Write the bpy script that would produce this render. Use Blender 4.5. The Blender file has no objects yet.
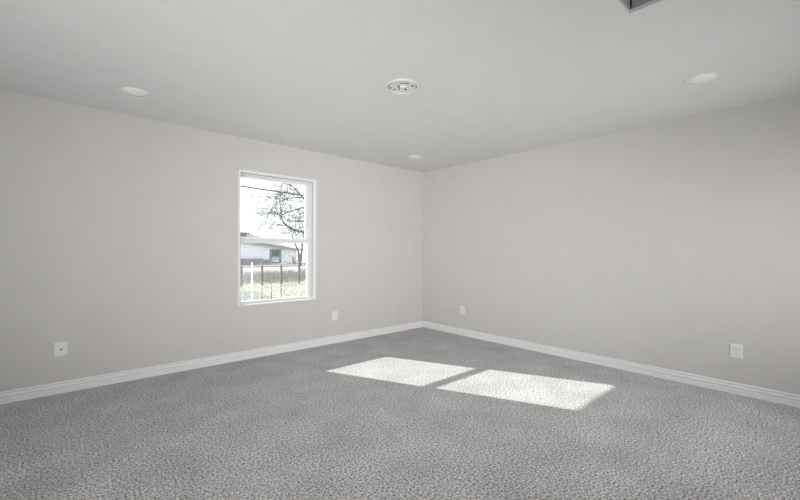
import bpy, bmesh, math, random
from mathutils import Vector, Matrix
random.seed(7)
S = bpy.context.scene
C = S.collection

# ------------------------------------------------------------------ camera
YAW, PIT, ROLL, FPX, EYE = 0.726432, 0.0024137, 0.0040365, 380.8926, 1.20076
fw = Vector((math.sin(YAW)*math.cos(PIT), math.cos(YAW)*math.cos(PIT), math.sin(PIT)))
r0 = Vector((math.cos(YAW), -math.sin(YAW), 0)); u0 = r0.cross(fw)
rt = r0*math.cos(ROLL) + u0*math.sin(ROLL); up = u0*math.cos(ROLL) - r0*math.sin(ROLL)
cam = bpy.data.cameras.new('camera'); co = bpy.data.objects.new('camera', cam); C.objects.link(co)
M = Matrix((rt, up, -fw)).transposed().to_4x4(); M.translation = (0, 0, EYE)
co.matrix_world = M
cam.sensor_width = 36.0; cam.lens = FPX/800*36; cam.clip_start = 0.02; cam.clip_end = 500
S.camera = co

# ------------------------------------------------------------------ world, sun, lights, exposure
w = bpy.data.worlds.new('sky'); S.world = w; w.use_nodes = True
bg = w.node_tree.nodes['Background']
bg.inputs['Color'].default_value = (0.94, 0.97, 1.0, 1); bg.inputs['Strength'].default_value = 2.2
sun = bpy.data.lights.new('sun', 'SUN'); so = bpy.data.objects.new('sun', sun); C.objects.link(so)
SUN_DIR = Vector((0.453, -1.0, -0.642)).normalized()
so.rotation_euler = SUN_DIR.to_track_quat('-Z', 'Y').to_euler()
sun.energy = 7.0; sun.angle = math.radians(0.5); sun.color = (1.0, 0.985, 0.96)

def area(name, loc, target, sx, sy, power, color=(1, 1, 1), spread=180):
    l = bpy.data.lights.new(name, 'AREA'); l.shape = 'RECTANGLE'; l.size = sx; l.size_y = sy
    l.energy = power; l.color = color; l.spread = math.radians(spread)
    o = bpy.data.objects.new(name, l); C.objects.link(o); o.location = loc
    o.rotation_euler = (Vector(target)-Vector(loc)).to_track_quat('-Z', 'Y').to_euler()
    return o
# fill lamps added out of view behind and beside the camera; no openings there
NEUT = (1.0, 0.985, 0.973)
area('side_fill', (-1.35, 1.8, 1.25), (4.2, 1.8, 1.25), 4.4, 2.2, 12.3, NEUT, spread=120)
area('side_fill_high', (-0.85, 0.7, 0.45), (2.2, 4.2, 2.44), 1.2, 0.8, 18.6, NEUT, spread=100)
area('rear_fill_high', (2.8, -0.8, 0.6), (3.4, 3.0, 2.44), 2.0, 0.8, 14.0, NEUT, spread=110)
area('rear_fill_low', (2.8, -0.8, 2.1), (3.4, 3.2, 0.0), 2.0, 0.8, 5.0, NEUT, spread=100)
area('rear_fill_near', (3.3, -0.8, 1.9), (3.2, 1.8, 0.0), 1.4, 0.8, 5.9, NEUT, spread=110)
area('corner_fill_low', (-0.4, -0.4, 2.05), (2.9, 2.9, 0.0), 1.2, 1.0, 4.2, NEUT, spread=80)
area('corner_fill_far', (-0.5, -0.5, 1.25), (3.8, 3.8, 1.0), 1.2, 1.6, 5.2, NEUT, spread=60)
area('corner_fill_high', (-0.5, -0.5, 0.9), (2.9, 3.6, 2.44), 1.2, 1.0, 2.0, NEUT, spread=55)

S.view_settings.view_transform = 'Standard'; S.view_settings.look = 'None'
S.view_settings.exposure = 0.0; S.view_settings.gamma = 1.0; S.view_settings.use_curve_mapping = False

# ------------------------------------------------------------------ materials
def mat(name, color, rough=0.6, metal=0.0, spec=0.4):
    m = bpy.data.materials.new(name); m.use_nodes = True
    b = m.node_tree.nodes['Principled BSDF']
    b.inputs['Base Color'].default_value = (*color, 1); b.inputs['Roughness'].default_value = rough
    b.inputs['Metallic'].default_value = metal; b.inputs['Specular IOR Level'].default_value = spec
    return m

def noisy(name, c1, c2, scale, rough=0.8, bump=0.0, bscale=None, detail=3, lo=0.35, hi=0.65, second=None, dist=0.002, spec=0.3):
    m = mat(name, c1, rough, spec=spec); nt = m.node_tree; N = nt.nodes; L = nt.links
    b = N['Principled BSDF']; tc = N.new('ShaderNodeTexCoord')
    n = N.new('ShaderNodeTexNoise'); n.inputs['Scale'].default_value = scale; n.inputs['Detail'].default_value = detail
    L.new(tc.outputs['Object'], n.inputs['Vector'])
    r = N.new('ShaderNodeValToRGB'); r.color_ramp.elements[0].position = lo; r.color_ramp.elements[1].position = hi
    r.color_ramp.elements[0].color = (*c1, 1); r.color_ramp.elements[1].color = (*c2, 1)
    L.new(n.outputs['Fac'], r.inputs['Fac'])
    out = r.outputs['Color']
    if second:
        s2, amt = second
        n2 = N.new('ShaderNodeTexNoise'); n2.inputs['Scale'].default_value = s2; n2.inputs['Detail'].default_value = 4
        L.new(tc.outputs['Object'], n2.inputs['Vector'])
        mr = N.new('ShaderNodeMapRange'); mr.inputs[1].default_value = 0.3; mr.inputs[2].default_value = 0.7
        mr.inputs[3].default_value = 1-amt; mr.inputs[4].default_value = 1+amt
        L.new(n2.outputs['Fac'], mr.inputs[0])
        mx = N.new('ShaderNodeVectorMath'); mx.operation = 'SCALE'
        L.new(out, mx.inputs[0]); L.new(mr.outputs[0], mx.inputs['Scale']); out = mx.outputs[0]
    L.new(out, b.inputs['Base Color'])
    if bump:
        nb = N.new('ShaderNodeTexNoise'); nb.inputs['Scale'].default_value = bscale or scale; nb.inputs['Detail'].default_value = 3
        L.new(tc.outputs['Object'], nb.inputs['Vector'])
        bp = N.new('ShaderNodeBump'); bp.inputs['Strength'].default_value = bump; bp.inputs['Distance'].default_value = dist
        L.new(nb.outputs['Fac'], bp.inputs['Height']); L.new(bp.outputs['Normal'], b.inputs['Normal'])
    return m

PAINT = noisy('wall_paint', (0.648, 0.639, 0.632), (0.663, 0.654, 0.647), 6, 0.75, 0.30, 110, dist=0.0018)
CEIL = noisy('ceiling_paint', (0.715, 0.712, 0.706), (0.73, 0.727, 0.721), 5, 0.85, 0.45, 70, dist=0.003)
TRIM = mat('white_trim_paint', (0.90, 0.90, 0.905), 0.38)
VINYL = mat('white_vinyl', (0.88, 0.885, 0.89), 0.35)
PLASTIC = mat('white_plastic', (0.87, 0.87, 0.86), 0.3)
LENS = mat('lamp_lens', (0.90, 0.895, 0.885), 0.45)
SHADOWGAP = mat('dark_slot', (0.05, 0.05, 0.05), 0.6)
STEEL = noisy('galvanised_steel', (0.42, 0.425, 0.45), (0.62, 0.62, 0.64), 16, 0.45, spec=0.5)
for n in STEEL.node_tree.nodes:
    if n.type == 'BSDF_PRINCIPLED': n.inputs['Metallic'].default_value = 0.35
SCREW = mat('screw_metal', (0.35, 0.35, 0.35), 0.4, 0.8)
CARPET = noisy('grey_carpet', (0.145, 0.143, 0.144), (0.875, 0.87, 0.87), 86, 0.95, 0.6, 120, detail=6, lo=0.33, hi=0.67, second=(3.2, 0.11), dist=0.006, spec=0.03)
EXTWALL = mat('exterior_render', (0.6, 0.58, 0.55), 0.9)
ROOFM = mat('roof_shingle', (0.3, 0.3, 0.3), 0.9)

GLASS = bpy.data.materials.new('window_glass'); GLASS.use_nodes = True
nt = GLASS.node_tree; nt.nodes.clear()
o_ = nt.nodes.new('ShaderNodeOutputMaterial'); mx_ = nt.nodes.new('ShaderNodeMixShader')
t_ = nt.nodes.new('ShaderNodeBsdfTransparent'); t_.inputs[0].default_value = (0.96, 0.975, 0.97, 1)
g_ = nt.nodes.new('ShaderNodeBsdfGlossy'); g_.inputs['Roughness'].default_value = 0.02
f_ = nt.nodes.new('ShaderNodeFresnel'); f_.inputs[0].default_value = 1.25
nt.links.new(f_.outputs[0], mx_.inputs[0]); nt.links.new(t_.outputs[0], mx_.inputs[1])
nt.links.new(g_.outputs[0], mx_.inputs[2]); nt.links.new(mx_.outputs[0], o_.inputs[0])

# ------------------------------------------------------------------ mesh helpers
class MB:
    def __init__(s): s.v = []; s.f = []
    def add(s, vs, fs):
        b = len(s.v); s.v += [tuple(v) for v in vs]; s.f += [tuple(i+b for i in f) for f in fs]; return s
    def box(s, a, b):
        (x0, y0, z0), (x1, y1, z1) = a, b
        return s.add([(x0,y0,z0),(x1,y0,z0),(x1,y1,z0),(x0,y1,z0),(x0,y0,z1),(x1,y0,z1),(x1,y1,z1),(x0,y1,z1)],
                     [(0,3,2,1),(4,5,6,7),(0,1,5,4),(1,2,6,5),(2,3,7,6),(3,0,4,7)])
    def tube(s, pts, rad, n=6, cap=True):
        pts = [Vector(p) for p in pts]; vs = []; fs = []
        for i, p in enumerate(pts):
            d = (pts[min(i+1, len(pts)-1)] - pts[max(i-1, 0)]).normalized()
            a = d.orthogonal().normalized() if i == 0 else (a - d*a.dot(d)).normalized()
            b = d.cross(a); r = rad[i] if isinstance(rad, (list, tuple)) else rad
            for k in range(n):
                t = 2*math.pi*k/n; vs.append(p + (a*math.cos(t) + b*math.sin(t))*r)
        for i in range(len(pts)-1):
            for k in range(n): fs.append((i*n+k, i*n+(k+1) % n, (i+1)*n+(k+1) % n, (i+1)*n+k))
        if cap: fs.append(tuple(reversed(range(n)))); fs.append(tuple(range((len(pts)-1)*n, len(pts)*n)))
        return s.add(vs, fs)
    def lathe(s, prof, n=48, c=(0, 0, 0)):
        # profile of (radius, z), turned about the z axis; r == 0 closes the end
        rings = []; vs = []; fs = []
        for r, z in prof:
            if r < 1e-6: rings.append([len(vs)]); vs.append((c[0], c[1], c[2]+z))
            else:
                rings.append(list(range(len(vs), len(vs)+n)))
                for k in range(n):
                    t = 2*math.pi*k/n; vs.append((c[0]+r*math.cos(t), c[1]+r*math.sin(t), c[2]+z))
        for A, B in zip(rings, rings[1:]):
            for k in range(n):
                k2 = (k+1) % n
                if len(A) == 1 and len(B) == 1: continue
                if len(A) == 1: fs.append((A[0], B[k2], B[k]))
                elif len(B) == 1: fs.append((A[k], A[k2], B[0]))
                else: fs.append((A[k], A[k2], B[k2], B[k]))
        return s.add(vs, fs)
    def extrude(s, prof, p0, p1, out, upv=(0, 0, 1)):
        # closed profile of (distance out, height) swept from p0 to p1
        p0, p1, out, upv = Vector(p0), Vector(p1), Vector(out), Vector(upv); n = len(prof)
        vs = [p + out*a + upv*b for p in (p0, p1) for a, b in prof]
        fs = [(k, (k+1) % n, n+(k+1) % n, n+k) for k in range(n)] + [tuple(reversed(range(n))), tuple(range(n, 2*n))]
        return s.add(vs, fs)
    def build(s, name, m, parent=None, smooth=False, bevel=0.0, loc=None):
        me = bpy.data.meshes.new(name)
        me.from_pydata(s.v, [], s.f); me.update()
        bm = bmesh.new(); bm.from_mesh(me); bmesh.ops.recalc_face_normals(bm, faces=bm.faces); bm.to_mesh(me); bm.free()
        o = bpy.data.objects.new(name, me); C.objects.link(o); me.materials.append(m)
        if smooth:
            for p in me.polygons: p.use_smooth = True
        if bevel:
            b = o.modifiers.new('bevel', 'BEVEL'); b.width = bevel; b.segments = 2; b.limit_method = 'ANGLE'
        if loc: o.location = loc
        if parent: o.parent = parent
        return o

def tag(o, label=None, cat=None, group=None, kind=None):
    if label: o['label'] = label
    if cat: o['category'] = cat
    if group: o['group'] = group
    if kind: o['kind'] = kind
    return o
def empty(name, loc, rz=0.0):
    o = bpy.data.objects.new(name, None); C.objects.link(o); o.location = loc; o.rotation_euler = (0, 0, rz)
    o.empty_display_size = 0.1
    return o
def struct(name, mb, m, label=None, cat=None, **k):
    o = mb.build(name, m, **k); return tag(o, label, cat, kind='structure')

# ------------------------------------------------------------------ room shell
X0, Y0, H = 4.2855, 4.2733, 2.44            # right wall plane, left (window) wall plane, ceiling
XL, YR = -1.40, -1.00                       # the two walls behind and beside the camera
T = 0.20
WX0, WX1, WZ0, WZ1 = 1.454, 2.370, 0.600, 2.068   # rough opening of the window

struct('floor', MB().box((XL-T, YR-T, -0.25), (X0+T, Y0+T, 0.0)), CARPET, 'grey cut-pile carpet floor of the room', 'floor')
wl = MB()
wl.box((XL-T, Y0, -0.6), (WX0, Y0+T, 2.75)); wl.box((WX1, Y0, -0.6), (X0+T, Y0+T, 2.75))
wl.box((WX0, Y0, -0.6), (WX1, Y0+T, WZ0)); wl.box((WX0, Y0, WZ1), (WX1, Y0+T, 2.75))
struct('wall_left', wl, PAINT, 'pale grey painted wall with the window', 'wall')
struct('wall_right', MB().box((X0, YR-T, -0.6), (X0+T, Y0, 2.75)), PAINT, 'pale grey painted blank wall on the right', 'wall')
struct('wall_rear', MB().box((XL-T, YR-T, -0.6), (X0, YR, 2.75)), PAINT, 'pale grey wall behind the viewpoint', 'wall')
struct('wall_side', MB().box((XL-T, YR, -0.6), (XL, Y0, 2.75)), PAINT, 'pale grey wall beside the viewpoint', 'wall')
# ceiling with a square hole for the duct
DX0, DX1, DY0, DY1 = 1.90, 2.200, 0.388, 0.688
ce = MB(); zc = H+0.018
ce.box((XL, YR, H), (DX0, Y0, zc)); ce.box((DX1, YR, H), (X0, Y0, zc))
ce.box((DX0, YR, H), (DX1, DY0, zc)); ce.box((DX0, DY1, H), (DX1, Y0, zc))
struct('ceiling', ce, CEIL, 'white lightly textured ceiling', 'ceiling')
struct('roof', MB().box((XL-T-0.02, YR-T-0.02, 2.751), (X0+T+0.02, Y0+T+0.02, 2.86)), ROOFM, 'roof over the room', 'roof')

# baseboards: stepped profile, 93 mm high
BP = [(0, 0), (0.018, 0), (0.018, 0.042), (0.016, 0.044), (0.005, 0.045), (0.005, 0.047), (0.015, 0.056), (0.012, 0.072),
      (0.003, 0.073), (0.003, 0.075), (0.010, 0.083), (0.009, 0.091), (0.006, 0.094), (0, 0.094)]
def baseboard(name, p0, p1, out, label):
    struct(name, MB().extrude(BP, p0, p1, out), TRIM, label, 'baseboard')
baseboard('baseboard_left', (XL, Y0, 0), (X0, Y0, 0), (0, -1, 0), 'white stepped baseboard under the window wall')
baseboard('baseboard_right', (X0, YR, 0), (X0, Y0, 0), (-1, 0, 0), 'white stepped baseboard along the right wall')
baseboard('baseboard_rear', (XL, YR, 0), (X0, YR, 0), (0, 1, 0), 'white baseboard behind the viewpoint')
baseboard('baseboard_side', (XL, YR, 0), (XL, Y0, 0), (1, 0, 0), 'white baseboard beside the viewpoint')

# ------------------------------------------------------------------ window_1: double-hung vinyl window in a deep reveal
win = empty('window_1', (0.5*(WX0+WX1), Y0, WZ0)); tag(win, 'white vinyl double-hung window in the left wall', 'window', kind='structure')
WO = Vector((0.5*(WX0+WX1), Y0, WZ0))
def wbuild(mb, name, m, parent=win, **k):
    off = WO if parent is win else Vector((0, 0, 0))
    mb.v = [tuple(Vector(v)-WO) for v in mb.v]
    return mb.build(name, m, parent, **k)
def ring(mb, x0, x1, z0, z1, wl_, wr, wb, wt, y0, y1):
    mb.box((x0, y0, z0), (x0+wl_, y1, z1)); mb.box((x1-wr, y0, z0), (x1, y1, z1))
    mb.box((x0+wl_, y0, z0), (x1-wr, y1, z0+wb)); mb.box((x0+wl_, y0, z1-wt), (x1-wr, y1, z1)); return mb
# thin picture-frame trim standing just proud of the wall, and the jamb liner running back from it
wbuild(ring(MB(), WX0-0.018, WX1+0.018, WZ0-0.010, WZ1+0.018, 0.020, 0.020, 0.010, 0.020, Y0-0.009, Y0+0.001), 'window_trim', TRIM, bevel=0.002)
jl = ring(MB(), WX0, WX1, WZ0, WZ1, 0.006, 0.006, 0.002, 0.006, Y0+0.001, Y0+0.052)
wbuild(jl, 'jamb_liner', TRIM)
# main frame with its two tracks
fr = ring(MB(), WX0, WX1, WZ0, WZ1, 0.016, 0.030, 0.012, 0.020, Y0+0.055, Y0+0.155)
fr.box((WX1-0.037, Y0+0.105, WZ0+0.012), (WX1-0.030, Y0+0.112, WZ1-0.02))
wbuild(fr, 'window_frame', VINYL, bevel=0.002)
# lower sash, on the room side
lx0, lx1 = WX0+0.017, WX1-0.031
MZ = 1.338
lo = ring(MB(), lx0, lx1, WZ0+0.013, MZ-0.020, 0.018, 0.036, 0.016, 0.001, Y0+0.068, Y0+0.101)
lo.box((lx0+0.018, Y0+0.080, MZ-0.054), (lx1-0.036, Y0+0.101, MZ-0.021))
ls = wbuild(lo, 'lower_sash', VINYL, bevel=0.003)
wbuild(MB().box((lx0+0.014, Y0+0.086, WZ0+0.024), (lx1-0.030, Y0+0.091, MZ-0.050)), 'glass_pane', GLASS, ls)
lk = MB().box((1.895, Y0+0.066, MZ-0.0195), (1.945, Y0+0.096, MZ-0.010)).box((1.912, Y0+0.060, MZ-0.010), (1.922, Y0+0.090, MZ-0.004))
wbuild(lk, 'sash_lock', VINYL, ls)
# upper sash, on the outer track
us_ = ring(MB(), lx0, lx1, MZ-0.041, WZ1-0.021, 0.018, 0.036, 0.051, 0.026, Y0+0.116, Y0+0.149)
us = wbuild(us_, 'upper_sash', VINYL, bevel=0.003)
wbuild(MB().box((lx0+0.014, Y0+0.130, MZ+0.004), (lx1-0.030, Y0+0.135, WZ1-0.040)), 'glass_pane', GLASS, us)

# grey strips painting in the shade lines at the liner joint and sash track
ws = MB()
for (a, b_, y) in ((WX1-0.0125, WX1-0.006, Y0+0.0535), (WX1-0.0315, WX1-0.0285, Y0+0.066)):
    ws.box((a, y-0.003, WZ0+0.02), (b_, y+0.003, WZ1-0.02))
ws.box((WX0+0.006, Y0+0.0505, WZ1-0.0125), (WX1-0.006, Y0+0.0565, WZ1-0.006))
wso = wbuild(ws, 'shade_strip', mat('shade_strip_grey', (0.34, 0.34, 0.35), 0.7))

# ------------------------------------------------------------------ ceiling fittings
GL = 'flush round recessed ceiling lights'
def downlight(x, y, label):
    t = empty('recessed_light', (x, y, H)); tag(t, label, 'ceiling light', GL)
    MB().lathe([(0.094, 0.0), (0.095, -0.003), (0.093, -0.006), (0.089, -0.0075), (0.086, -0.006), (0.086, 0.0)]).build('trim_ring', PLASTIC, t, smooth=True)
    MB().lathe([(0.0, -0.0068), (0.040, -0.0066), (0.0855, -0.0055), (0.0855, 0.0), (0.0, 0.0)]).build('lamp_lens', LENS, t, smooth=True)
    return t
downlight(0.432, 3.620, 'flush round white recessed light above the window wall, left of the window')
downlight(3.478, 3.625, 'small-looking flush round recessed light nearest the far corner of the room')
downlight(3.415, 0.612, 'flush round white recessed light nearest the blank right wall and the duct hole')

fx = empty('ceiling_fixture', (1.911, 2.130, H)); tag(fx, 'round white ceiling fixture base with exposed inner plate, at the middle of the ceiling', 'ceiling fixture')
FIXP = mat('fixture_white', (0.75, 0.75, 0.74), 0.4)
MB().lathe([(0.107, 0.0), (0.128, 0.0), (0.128, -0.008), (0.124, -0.011), (0.115, -0.012), (0.109, -0.010), (0.107, -0.002)], 64).build('rim', FIXP, fx, smooth=True)
MB().lathe([(0.0, -0.004), (0.070, -0.004), (0.090, -0.006), (0.0985, -0.008), (0.1005, -0.006), (0.1005, 0.0), (0.0, 0.0)], 64).build('inner_plate', FIXP, fx, smooth=True)
MB().lathe([(0.1005, -0.0005), (0.107, -0.0005), (0.107, 0.0), (0.1005, 0.0)], 64).build('groove', mat('groove_shade', (0.25, 0.25, 0.25), 0.7), fx)  # dark grey ring paints in the shadow arc between rim and plate
cb = MB().box((-0.026, -0.012, -0.022), (0.026, 0.012, -0.0042)).build('centre_block', FIXP, fx, bevel=0.003)
cb.location = (-0.012, -0.020, 0); cb.rotation_euler = (0, 0, -YAW)
for (a, b_, r) in ((-0.059, 0.065, .005), (-0.015, 0.071, .006), (-0.024, 0.012, .009), (0.005, 0.045, .005), (0.016, 0.004, .005), (0.046, 0.014, .007), (0.042, -0.066, .006)):
    MB().lathe([(0.0, -0.0125), (r*0.8, -0.0125), (r, -0.011), (r, -0.004), (0.0, -0.004)], 12, (a, b_, 0)).build('screw', SHADOWGAP, fx)
MB().tube([(-0.056, -0.030, -0.006), (-0.045, -0.048, -0.009), (-0.022, -0.068, -0.009), (-0.002, -0.079, -0.006)], 0.0025, 6).build('wire', mat('grey_wire', (0.2, 0.2, 0.2), 0.6), fx, smooth=True)

du = empty('ceiling_duct', (0.5*(DX0+DX1), 0.5*(DY0+DY1), H)); tag(du, 'open square dark metal duct hole in the ceiling near the right wall', 'duct')
hx, hy = (DX1-DX0)/2, (DY1-DY0)/2
d = MB(); g = 0.001
ring_h = 0.27
for (a, b) in (((-hx+g, -hy+g), (-hx+0.006, hy-g)), ((hx-0.006, -hy+g), (hx-g, hy-g)), ((-hx+0.006, -hy+g), (hx-0.006, -hy+0.006)), ((-hx+0.006, hy-0.006), (hx-0.006, hy-g))):
    d.box((a[0], a[1], 0.020), (b[0], b[1], ring_h))
d.box((-hx+g, -hy+g, ring_h), (hx-g, hy-g, ring_h+0.006))
d.build('duct_box', STEEL, du)
d2_ = MB()
d2_.tube([(hx-0.009, hy-0.009, 0.021), (hx-0.009, hy-0.009, ring_h)], 0.004, 6)
d2_.build('corner_seam', SHADOWGAP, du)
fl = MB()
for (a, b) in (((-hx-0.006, -hy-0.006), (-hx+0.001, hy+0.006)), ((hx-0.001, -hy-0.006), (hx+0.006, hy+0.006)), ((-hx+0.001, -hy-0.006), (hx-0.001, -hy+0.001)), ((-hx+0.001, hy-0.001), (hx-0.001, hy+0.006))):
    fl.box((a[0], a[1], -0.003), (b[0], b[1], 0.0))
fl.build('cut_edge', CEIL, du)

# ------------------------------------------------------------------ wall plates
GP = 'white wall plates low on the walls'
def plate_base(name, loc, rz, label, cat, wdt=0.085, hgt=0.118):
    t = empty(name, loc, rz); tag(t, label, cat, GP)          # local -y points into the room
    a, b = wdt/2, hgt/2
    MB().add([(-a,0,-b),(a,0,-b),(a,0,b),(-a,0,b),(-a,-.004,-b),(a,-.004,-b),(a,-.004,b),(-a,-.004,b),
              (-a+.006,-.0075,-b+.006),(a-.006,-.0075,-b+.006),(a-.006,-.0075,b-.006),(-a+.006,-.0075,b-.006)],
             [(0,1,2,3),(0,1,5,4),(1,2,6,5),(2,3,7,6),(3,0,4,7),(4,5,9,8),(5,6,10,9),(6,7,11,10),(7,4,8,11),(8,9,10,11)]).build('cover_plate', PLASTIC, t)
    return t
def duplex(loc, rz, label, **k):
    t = plate_base('power_outlet', loc, rz, label, 'outlet', **k)
    for zc_ in (0.0215, -0.0215):
        m = MB(); n = 24; vs = []
        for yy in (-0.0075, -0.0098):
            for i in range(n):
                ang = 2*math.pi*i/n
                vs.append((0.0170*math.cos(ang), yy, zc_ + max(-0.0135, min(0.0135, 0.0170*math.sin(ang)))))
        m.add(vs, [(i, (i+1) % n, n+(i+1) % n, n+i) for i in range(n)] + [tuple(range(n, 2*n))])
        f = m.build('receptacle', PLASTIC, t)
        sl = MB().box((-0.0075, -0.0101, zc_-0.002), (-0.0055, -0.0097, zc_+0.007)).box((0.0055, -0.0101, zc_-0.001), (0.0075, -0.0097, zc_+0.006))
        sl.box((-0.0022, -0.0101, zc_-0.0105), (0.0022, -0.0097, zc_-0.0060))
        sl.build('slots', SHADOWGAP, f)
    s_ = MB().lathe([(0.0, 0.0012), (0.0022, 0.001), (0.003, 0.0), (0.0, 0.0)], 12).build('screw', SCREW, t)
    s_.rotation_euler = (math.pi/2, 0, 0); s_.location = (0, -0.0075, 0)
    return t
def cable_plate(loc, rz, label):
    t = plate_base('cable_jack', loc, rz, label, 'wall plate')
    j = MB().lathe([(0.0075, 0.0), (0.0075, 0.003), (0.0048, 0.003), (0.0048, 0.010), (0.0030, 0.010), (0.0030, 0.004), (0.0, 0.004)], 16).build('jack', SCREW, t, smooth=False)
    j.rotation_euler = (math.pi/2, 0, 0); j.location = (0, -0.0075, 0)
    for zz in (0.042, -0.042):
        s_ = MB().lathe([(0.0, 0.0012), (0.0022, 0.001), (0.003, 0.0), (0.0, 0.0)], 12).build('screw', PLASTIC, t)
        s_.rotation_euler = (math.pi/2, 0, 0); s_.location = (0, -0.0075, zz)
    return t
cable_plate((0.001, Y0, 0.366), 0, 'square-looking white wall plate with a small centre jack, left of the window')
duplex((2.669, Y0, 0.356), 0, 'white power outlet on the window wall, between the window and the corner', wdt=0.082)
duplex((X0, 0.5195, 0.3625), -math.pi/2, 'white power outlet at the near right end of the right wall')
duplex((X0, 3.472, 0.358), -math.pi/2, 'white power outlet on the right wall beside the far corner')

# ------------------------------------------------------------------ outdoors
GRASS = noisy('winter_grass', (0.31, 0.315, 0.245), (0.47, 0.47, 0.385), 3.0, 0.95, second=(14, 0.25))
DARKGROUND = noisy('dark_ground', (0.20, 0.215, 0.20), (0.34, 0.35, 0.33), 14, 0.95)
ROAD = noisy('pale_concrete', (0.44, 0.395, 0.375), (0.52, 0.47, 0.45), 0.8, 0.9)
DRY = noisy('dry_stems', (0.25, 0.235, 0.235), (0.38, 0.36, 0.36), 1.5, 0.95)
BARK = noisy('grey_bark', (0.125, 0.12, 0.128), (0.20, 0.195, 0.20), 9, 0.95)
POSTW = noisy('weathered_post', (0.14, 0.125, 0.12), (0.22, 0.20, 0.19), 12, 0.9)
WIRE = mat('fence_wire', (0.40, 0.40, 0.40), 0.5, 0.5)
SIDING = mat('white_siding', (0.70, 0.70, 0.735), 0.6)
FASCIA = mat('grey_fascia', (0.26, 0.27, 0.28), 0.7)
PALEROOF = noisy('pale_roof', (0.30, 0.30, 0.31), (0.36, 0.36, 0.37), 3, 0.9)
RIDGE = mat('ridge_cap', (0.16, 0.155, 0.17), 0.9)
TEAL = mat('grey_teal_paint', (0.215, 0.24, 0.255), 0.5)
DPANE = mat('dark_pane', (0.10, 0.135, 0.14), 0.15)
PPANE = mat('pale_blind', (0.38, 0.44, 0.48), 0.5)
WHITE = mat('white_paint', (0.66, 0.66, 0.66), 0.5)
CABLE = mat('black_cable', (0.03, 0.03, 0.035), 0.6)

def gz(y): return -0.6 if y < 19.5 else (-0.2 if y > 38 else -0.6 + 0.4*(y-19.5)/18.5)
gm = MB(); ys = [4.48, 12, 19.5, 24, 30, 38, 60, 110]
for i, y in enumerate(ys):
    for x in (-40, 120): gm.v.append((x, y, gz(y)))
for i in range(len(ys)-1): gm.f.append((2*i, 2*i+1, 2*i+3, 2*i+2))
struct('ground', gm, GRASS, 'pale winter lawn outside the window', 'ground')
rd = MB()
for y in (26.5, 36.2):
    for x in (-40, 120): rd.v.append((x, y, gz(y)+0.012))
rd.f.append((0, 1, 3, 2))
struct('road', rd, ROAD, 'pale concrete road beyond the wire fence', 'road')
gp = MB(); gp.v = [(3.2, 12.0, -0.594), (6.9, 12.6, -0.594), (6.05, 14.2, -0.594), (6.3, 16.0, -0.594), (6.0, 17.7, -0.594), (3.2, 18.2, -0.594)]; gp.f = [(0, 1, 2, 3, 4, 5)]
struct('dark_lawn_patch', gp, DARKGROUND, 'dark grey-green patch in the lawn at lower left of the window', 'dark_ground')  # flat darker grey-green polygon laid just above the lawn

# grass blades and dry weeds: uncountable
def blades(name, mtl, n, xr, yr, hr, wd, label, cat):
    mb = MB()
    for _ in range(n):
        y = random.uniform(*yr); f = y/19.5
        x = random.uniform(*xr)*f; h = random.uniform(*hr); a = random.uniform(0, 6.283)
        dx, dy = math.cos(a)*wd, math.sin(a)*wd; z = gz(y); lx, ly = random.gauss(0, .25)*h, random.gauss(0, .25)*h
        mb.add([(x-dx, y-dy, z-0.01), (x+dx, y+dy, z-0.01), (x+lx, y+ly, z+h)], [(0, 1, 2)])
    return tag(mb.build(name, mtl), label, cat, kind='stuff')
blades('lawn_grass', GRASS, 5000, (4.0, 12.5), (12.8, 19.3), (0.03, 0.09), 0.012, 'short pale yellow-green grass on the lawn before the fence', 'grass')
blades('dry_weeds', DRY, 7000, (4.0, 14.0), (20.0, 26.4), (0.25, 0.60), 0.010, 'grey-brown dry weeds growing behind the wire fence', 'weeds')

# wire fence along y = 19.5
FY = 19.5
fe = empty('wire_fence', (8.3, FY, -0.6)); tag(fe, 'low wire fence with dark wooden posts across the lawn', 'fence')
FO = Vector((8.3, FY, -0.6))
px = [2.56+1.043*i for i in range(14)]
for x in px:
    p = MB().box((x-0.045-FO.x, -0.045, 0.0), (x+0.045-FO.x, 0.045, 1.00))
    p.add([(x-0.045-FO.x,-.045,1.0),(x+0.045-FO.x,-.045,1.0),(x+0.045-FO.x,.045,1.0),(x-0.045-FO.x,.045,1.0),(x-FO.x,0,1.03)], [(0,1,4),(1,2,4),(2,3,4),(3,0,4)])
    p.build('post', POSTW, fe)
MB().box((px[0]-FO.x, -0.062, 0.925), (px[-1]-FO.x, -0.046, 0.965)).build('top_rail', POSTW, fe)
wm = MB()
for k in range(9): wm.box((px[0]-FO.x, -0.05, 0.05+k*0.105), (px[-1]-FO.x, -0.047, 0.053+k*0.105))
for k in range(int((px[-1]-px[0])/0.12)):
    x = px[0]+k*0.12-FO.x; wm.box((x, -0.051, 0.03), (x+0.004, -0.048, 0.95))
wm.build('wire_mesh', WIRE, fe)

# thin stakes in the lawn and a white pole
for i, (x, lab) in enumerate(((5.38, 'thin dark stake in the lawn, leftmost of the three stakes'), (5.735, 'thin dark stake in the lawn, middle of the three stakes'), (6.10, 'thin dark stake in the lawn, rightmost of the three stakes'))):
    t = MB().tube([(0, 0, 0), (0.004, 0, 0.30), (0, 0.004, 0.58)], [0.012, 0.011, 0.008], 6).build('garden_stake', POSTW, loc=(x, 13.5, -0.6))
    tag(t, lab, 'stake', 'thin stakes in the lawn')
pp = MB().lathe([(0, 0), (0.045, 0), (0.045, 0.01), (0.020, 0.012), (0.020, 1.49), (0.024, 1.49), (0.024, 1.51), (0.0, 1.52)], 16).build('white_pole', WHITE, loc=(3.347, 9.0, -0.6))
tag(pp, 'slim white pole standing just outside, at the left of the window', 'pole')

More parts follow.
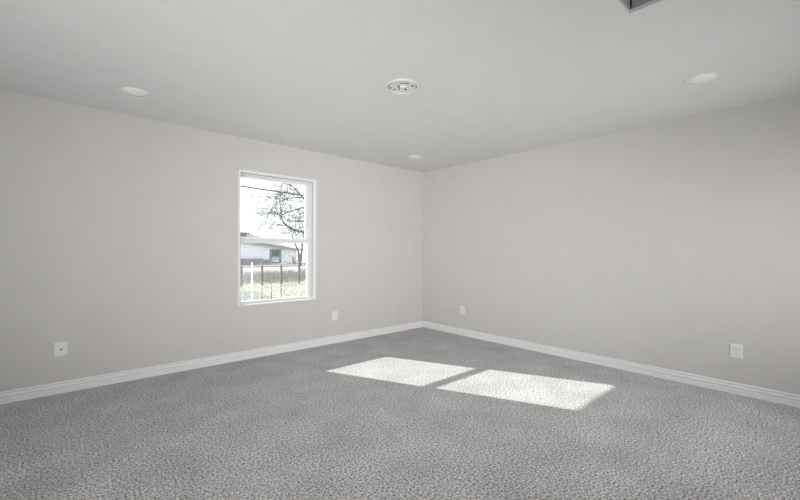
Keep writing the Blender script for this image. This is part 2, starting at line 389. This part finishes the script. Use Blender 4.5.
# overhead cables
def cable(p0, p1, r, sag, label):
    p0, p1 = Vector(p0), Vector(p1); dd = p1-p0; a = p0-dd*3.0; b = p1+dd*3.0
    pts = [a.lerp(b, i/24) - Vector((0, 0, sag*(1-(2*i/24-1)**2)-sag)) for i in range(25)]
    o = MB().tube(pts, r, 6).build('overhead_cable', CABLE, smooth=True); return tag(o, label, 'cable', 'overhead cables')
cable((8.168, 24, 5.145), (12.461, 24, 4.99), 0.042, 0.10, 'thicker upper overhead cable crossing the sky')
cable((8.17, 24.6, 4.74), (12.5, 24.6, 4.65), 0.022, 0.05, 'thinner lower overhead cable crossing the sky')

# white house across the road, gable end towards us
HY, HB = 38.0, -0.2
hs = empty('white_house', (14.0, HY, HB)); tag(hs, 'white clapboard house with a low gable across the road', 'house')
def hb(mb, name, m, parent=hs, **k):
    mb.v = [(x-14.0, y-HY, z-HB) for x, y, z in mb.v]; return mb.build(name, m, parent, **k)
hx0, hx1, pk = 1.5, 18.85, 10.2
def rz_(x): return 1.315 + 0.131*(hx1-x) if x > pk else 1.315 + 0.131*(hx1-pk) - 0.131*(pk-x)
b = MB()      # lapped siding on the gable wall plus the side walls
z = HB
while z < 2.35:
    z2 = z+0.28
    zt = min(z2, 2.4)
    xr = hx1 if zt < rz_(hx1)-0.02 else hx1-(zt-rz_(hx1)+0.02)/0.131
    xl = hx0 if zt < rz_(hx0)-0.02 else hx0+(zt-rz_(hx0)+0.02)/0.131
    if xr <= xl: break
    b.add([(xl, HY-0.075, z), (xr, HY-0.075, z), (xr, HY-0.006, zt), (xl, HY-0.006, zt), (xr, HY-0.006, z), (xl, HY-0.006, z)], [(0, 1, 2, 3), (0, 1, 4, 5)])
    z = z2
b.add([(hx0, HY, HB), (hx1, HY, HB), (hx1, HY, rz_(hx1)), (pk, HY, rz_(pk)), (hx0, HY, rz_(hx0)), (hx0, HY+10, HB), (hx1, HY+10, HB), (hx1, HY+10, rz_(hx1)), (pk, HY+10, rz_(pk)), (hx0, HY+10, rz_(hx0))],
      [(0, 1, 2, 3, 4), (5, 6, 7, 8, 9), (1, 6, 7, 2), (0, 5, 9, 4)])
hb(b, 'siding_wall', SIDING)
r = MB()
for xa, xb in ((pk, hx1+0.85), (pk, hx0-0.85)):
    za, zb = rz_(pk), rz_(xb)
    r.add([(xa, HY-0.35, za), (xb, HY-0.35, zb), (xb, HY+10.3, zb), (xa, HY+10.3, za), (xa, HY-0.35, za+0.10), (xb, HY-0.35, zb+0.10), (xb, HY+10.3, zb+0.10), (xa, HY+10.3, za+0.10)],
          [(0, 1, 2, 3), (4, 5, 6, 7), (0, 1, 5, 4), (1, 2, 6, 5), (2, 3, 7, 6)])
rf = hb(r, 'roof', PALEROOF)
f_b = MB()
for xa, xb in ((pk, hx1+0.85), (pk, hx0-0.85)):
    za, zb = rz_(pk), rz_(xb)
    f_b.add([(xa, HY-0.38, za-0.05), (xb, HY-0.38, zb-0.05), (xb, HY-0.38, zb+0.11), (xa, HY-0.38, za+0.11), (xa, HY-0.352, za-0.05), (xb, HY-0.352, zb-0.05), (xb, HY-0.352, zb+0.11), (xa, HY-0.352, za+0.11)],
            [(0, 1, 2, 3), (4, 5, 6, 7), (0, 1, 5, 4), (2, 3, 7, 6), (1, 2, 6, 5)])
hb(f_b, 'fascia_board', FASCIA)
wx0, wx1, wz0, wz1 = 15.90, 17.14, -0.11, 1.34
wf = MB(); ring(wf, wx0, wx1, wz0, wz1, 0.22, 0.22, 0.12, 0.12, HY-0.10, HY-0.001)
wf.box((wx0+0.22, HY-0.095, 0.52), (wx1-0.22, HY-0.001, 0.60))
wfo = hb(wf, 'window_frame', TEAL)
wfo['label'] = 'grey-teal window frame'
o1 = hb(MB().box((wx0+0.22, HY-0.085, 0.60), (wx1-0.22, HY-0.02, wz1-0.12)), 'upper_pane', DPANE, wfo)
o2 = hb(MB().box((wx0+0.22, HY-0.085, wz0+0.12), (wx1-0.22, HY-0.02, 0.52)), 'lower_pane', PPANE, wfo)
o3 = hb(MB().box((wx0+0.34, HY-0.098, wz0+0.14), (wx1-0.30, HY-0.086, wz0+0.30)), 'white_curtain', WHITE, wfo)
for o in (wfo,): o.parent = hs
hb(MB().box((hx1-0.14, HY-0.095, HB), (hx1, HY-0.076, rz_(hx1)-0.02)), 'corner_board', WHITE)

# dry hedge in front of the house
hg = MB()
for i in range(2600):
    x = random.uniform(11.0, 15.75); top = 0.78 if x < 14.9 else 0.62
    y = random.uniform(37.0, 37.5); a = random.uniform(-.5, .5); h = top*random.uniform(0.55, 1.0)
    hg.add([(x-0.02, y, gz(y)-0.01), (x+0.02, y+0.01, gz(y)-0.01), (x+a*0.25, y+random.uniform(-.1, .1), gz(y)+h)], [(0, 1, 2)])
DEADG = noisy('grey_stems', (0.34, 0.33, 0.37), (0.50, 0.49, 0.53), 2.0, 0.95)
tag(hg.build('dry_hedge', DEADG), 'low grey leafless hedge along the white house wall', 'hedge')

# leaning grey panel and curved rail by the house corner
sp = MB(); sp.v = [(18.36, 36.9, 0), (18.83, 36.9, 0), (18.45, 37.0, 0.86), (18.36, 37.0, 0.86), (18.36, 36.94, 0), (18.83, 36.94, 0), (18.45, 37.04, 0.86), (18.36, 37.04, 0.86)]
sp.v = [(x-18.36, y-36.9, z) for x, y, z in sp.v]
sp.f = [(0, 1, 2, 3), (4, 5, 6, 7), (0, 1, 5, 4), (1, 2, 6, 5), (2, 3, 7, 6), (3, 0, 4, 7)]
tag(sp.build('leaning_panel', TEAL, loc=(17.9, 36.9, gz(36.9))), 'small dark tapered panel standing at the right corner of the white house', 'panel')
cr = MB().tube([(0, 0, 0.20), (0.15, 0, 0.27), (0.35, 0, 0.14), (0.6, 0, 0.10), (0.8, 0, 0.22)], 0.03, 6)
cr.tube([(0.10, 0, 0), (0.12, 0, 0.25)], 0.02, 5); cr.tube([(0.74, 0, 0), (0.75, 0, 0.19)], 0.02, 5)
tag(cr.build('curved_rail', FASCIA, smooth=True, loc=(16.98, 37.0, gz(37.0))), 'low dark curved rail in front of the white house, right of its window', 'rail')

# larger pale-roofed house behind
bh = empty('pale_roofed_house', (18.0, 56, -0.2)); tag(bh, 'far house with a pale hipped roof rising behind the white house', 'house')
BO = Vector((18.0, 56, -0.2))
def bb(mb, name, m): mb.v = [tuple(Vector(v)-BO) for v in mb.v]; return mb.build(name, m, bh)
e = 1.55; rx = 20.0; rzt = 3.50
bb(MB().box((6.0, 53.0, -0.2), (24.6, 61.0, e)), 'house_wall', SIDING)
rr = MB(); rr.v = [(5.4, 52.2, e), (25.3, 52.2, e), (25.3, 61.8, e), (5.4, 61.8, e), (11.0, 57, rzt+0.2), (rx+0.9, 57, rzt+0.2)]
rr.f = [(0, 1, 5, 4), (1, 2, 5), (2, 3, 4, 5), (3, 0, 4), (0, 1, 2, 3)]
bb(rr, 'hip_roof', PALEROOF)
bb(MB().box((11.0, 56.9, rzt+0.14), (rx+0.9, 57.1, rzt+0.36)), 'ridge_cap', RIDGE)
bb(MB().box((18.9, 55.9, rzt-0.35), (20.0, 56.4, rzt+0.12)), 'roof_vent', RIDGE)
tag(MB().tube([(0, 0, 0), (0, 0, 3.4), (0.02, 0, 6.4)], [0.09, 0.08, 0.05], 8).build('utility_pole', mat('pale_pole', (0.6, 0.6, 0.62), 0.7), loc=(24.4, 62.5, -0.2)), 'thin pale utility pole rising beside the far roof', 'pole')

# ------------------------------------------------------------------ bare trees
def grow(mb, p, d, ln, r, depth, spread, droop, minr):
    pts = [p]; rad = [r]; n = 3; q = p.copy(); dd = d.copy()
    for i in range(n):
        dd = (dd + Vector((random.gauss(0, .16), random.gauss(0, .16), random.gauss(0, .13)+droop))).normalized()
        q = q + dd*(ln/n); pts.append(q.copy()); rad.append(max(minr, r*(1-0.45*(i+1)/n)))
    mb.tube(pts, rad, 4 if r < 0.03 else 6, cap=False)
    if depth <= 0: return
    for k in range(random.choice((2, 3, 3))):
        i = random.choice((1, 2, 3)); a = random.gauss(0, spread)
        ax = Vector((random.gauss(0, 1), random.gauss(0, 1), random.gauss(0, 1))).normalized()
        nd = (Matrix.Rotation(random.uniform(0.35, spread), 3, ax) @ dd).normalized()
        grow(mb, pts[i], nd, ln*random.uniform(0.6, 0.85), max(minr, rad[i]*0.6), depth-1, spread, droop, minr)

# near tree: trunk out of sight right of the window, long limbs reach left across it
TX, TY = 11.9, 20.6
nt_ = empty('bare_tree', (TX, TY, -0.6)); TO = Vector((TX, TY, -0.6))
tag(nt_, 'big bare tree whose crooked limbs reach in from the right of the window', 'tree')
def tb(mb, name, **k):
    mb.v = [tuple(Vector(v)-TO) for v in mb.v]; return mb.build(name, BARK, nt_, **k)
tb(MB().tube([(TX, TY, -0.62), (TX-.02, TY, 0.2), (TX-.05, TY, 1.4), (TX+.05, TY-.05, 2.8), (TX, TY, 4.2), (TX-.1, TY, 5.6), (TX, TY+.1, 7.5)], [.30, .25, .22, .2, .16, .12, .05], 10), 'trunk', smooth=True)
limbs = [
  [(TX, 20.6, 2.5), (10.78, 20, 2.22), (10.02, 20.0, 2.31), (9.54, 20.1, 2.46), (9.18, 20.1, 2.77), (9.01, 20.1, 3.09), (8.72, 20.0, 3.24), (8.40, 20.0, 3.45)],
  [(TX, 20.6, 2.9), (10.77, 20.3, 2.92), (10.02, 20.3, 2.875), (9.54, 20.2, 2.876), (9.13, 20.2, 3.10), (8.95, 20.2, 3.35)],
  [(TX, 20.6, 3.9), (10.77, 20.2, 3.845), (10.02, 20.1, 3.556), (9.30, 20.1, 3.28), (9.05, 20.1, 3.12)],
  [(TX, 20.6, 4.0), (10.6, 20.4, 4.2), (10.01, 20.3, 4.69), (9.65, 20.3, 4.93), (9.2, 20.3, 4.95)],
  [(TX, 20.6, 4.4), (10.7, 20.8, 4.35), (9.9, 20.9, 4.25), (9.3, 20.9, 4.0), (9.0, 21, 3.75)],
  [(TX, 20.6, 4.8), (11.0, 20.2, 5.6), (10.3, 20.2, 6.3), (9.6, 20.2, 6.6)],
  [(TX, 20.6, 4.6), (12.9, 20.8, 5.4), (13.8, 20.9, 6.2), (14.6, 21, 6.5)],
  [(TX, 20.6, 3.6), (12.8, 21.2, 4.0), (13.6, 21.6, 4.8), (14.3, 22, 5.2)],
]
for li, L_ in enumerate(limbs):
    m = MB(); P = [Vector(p) for p in L_]
    R = [0.10*(1-0.78*i/(len(P)-1)) for i in range(len(P))] if li in (0,) else [0.075*(1-0.78*i/(len(P)-1)) for i in range(len(P))]
    R = [x*0.72 for x in R]
    m.tube(P, R, 6)
    for i in range(1, len(P)):
        for k in range(3 if i > 1 else 4):
            t = random.random(); p = P[i-1].lerp(P[i], t); dd = (P[i]-P[i-1]).normalized()
            ax = Vector((random.gauss(0, .4), 1, random.gauss(0, .4))).normalized()
            nd = Matrix.Rotation(random.choice((-1, 1))*random.uniform(0.4, 1.1), 3, ax) @ dd
            grow(m, p, nd, random.uniform(0.55, 1.3), 0.015, 3, 0.9, 0.02, 0.0052)
    tb(m, 'branch')

# far tree at the corner of the white house
FX, FYY = 17.26, 34.0
ft = empty('bare_yard_tree', (FX, FYY, gz(FYY))); FOf = Vector((FX, FYY, gz(FYY)))
tag(ft, 'smaller bare tree with forked trunk at the right end of the white house', 'tree')
tt = MB()
tt.tube([(0, 0, -0.02), (-0.02, 0, 0.35), (-0.20, 0, 1.5), (-0.62, 0, 2.3), (-0.85, 0, 3.0)], [.19, .16, .11, .08, .05], 8)
tt.tube([(0, 0, 0.2), (0.10, 0, 0.9), (0.22, 0.05, 1.6), (0.33, 0, 2.4), (0.30, 0, 3.3)], [.14, .12, .10, .08, .04], 8)
tt.build('trunk', BARK, ft, smooth=True)
for k in range(11):
    m = MB(); a = random.uniform(0, 6.283); base = random.choice((Vector((-0.25, 0, 1.6)), Vector((0.24, 0.03, 1.7)), Vector((-0.62, 0, 2.3)), Vector((0.33, 0, 2.4)), Vector((-0.85, 0, 3.0)), Vector((0.3, 0, 3.3))))
    d = Vector((math.cos(a)*0.9, math.sin(a)*0.5, random.uniform(0.2, 1.0))).normalized()
    grow(m, base, d, random.uniform(0.9, 1.3), 0.04, 4, 0.8, 0.02, 0.005)
    m.build('branch', BARK, ft)
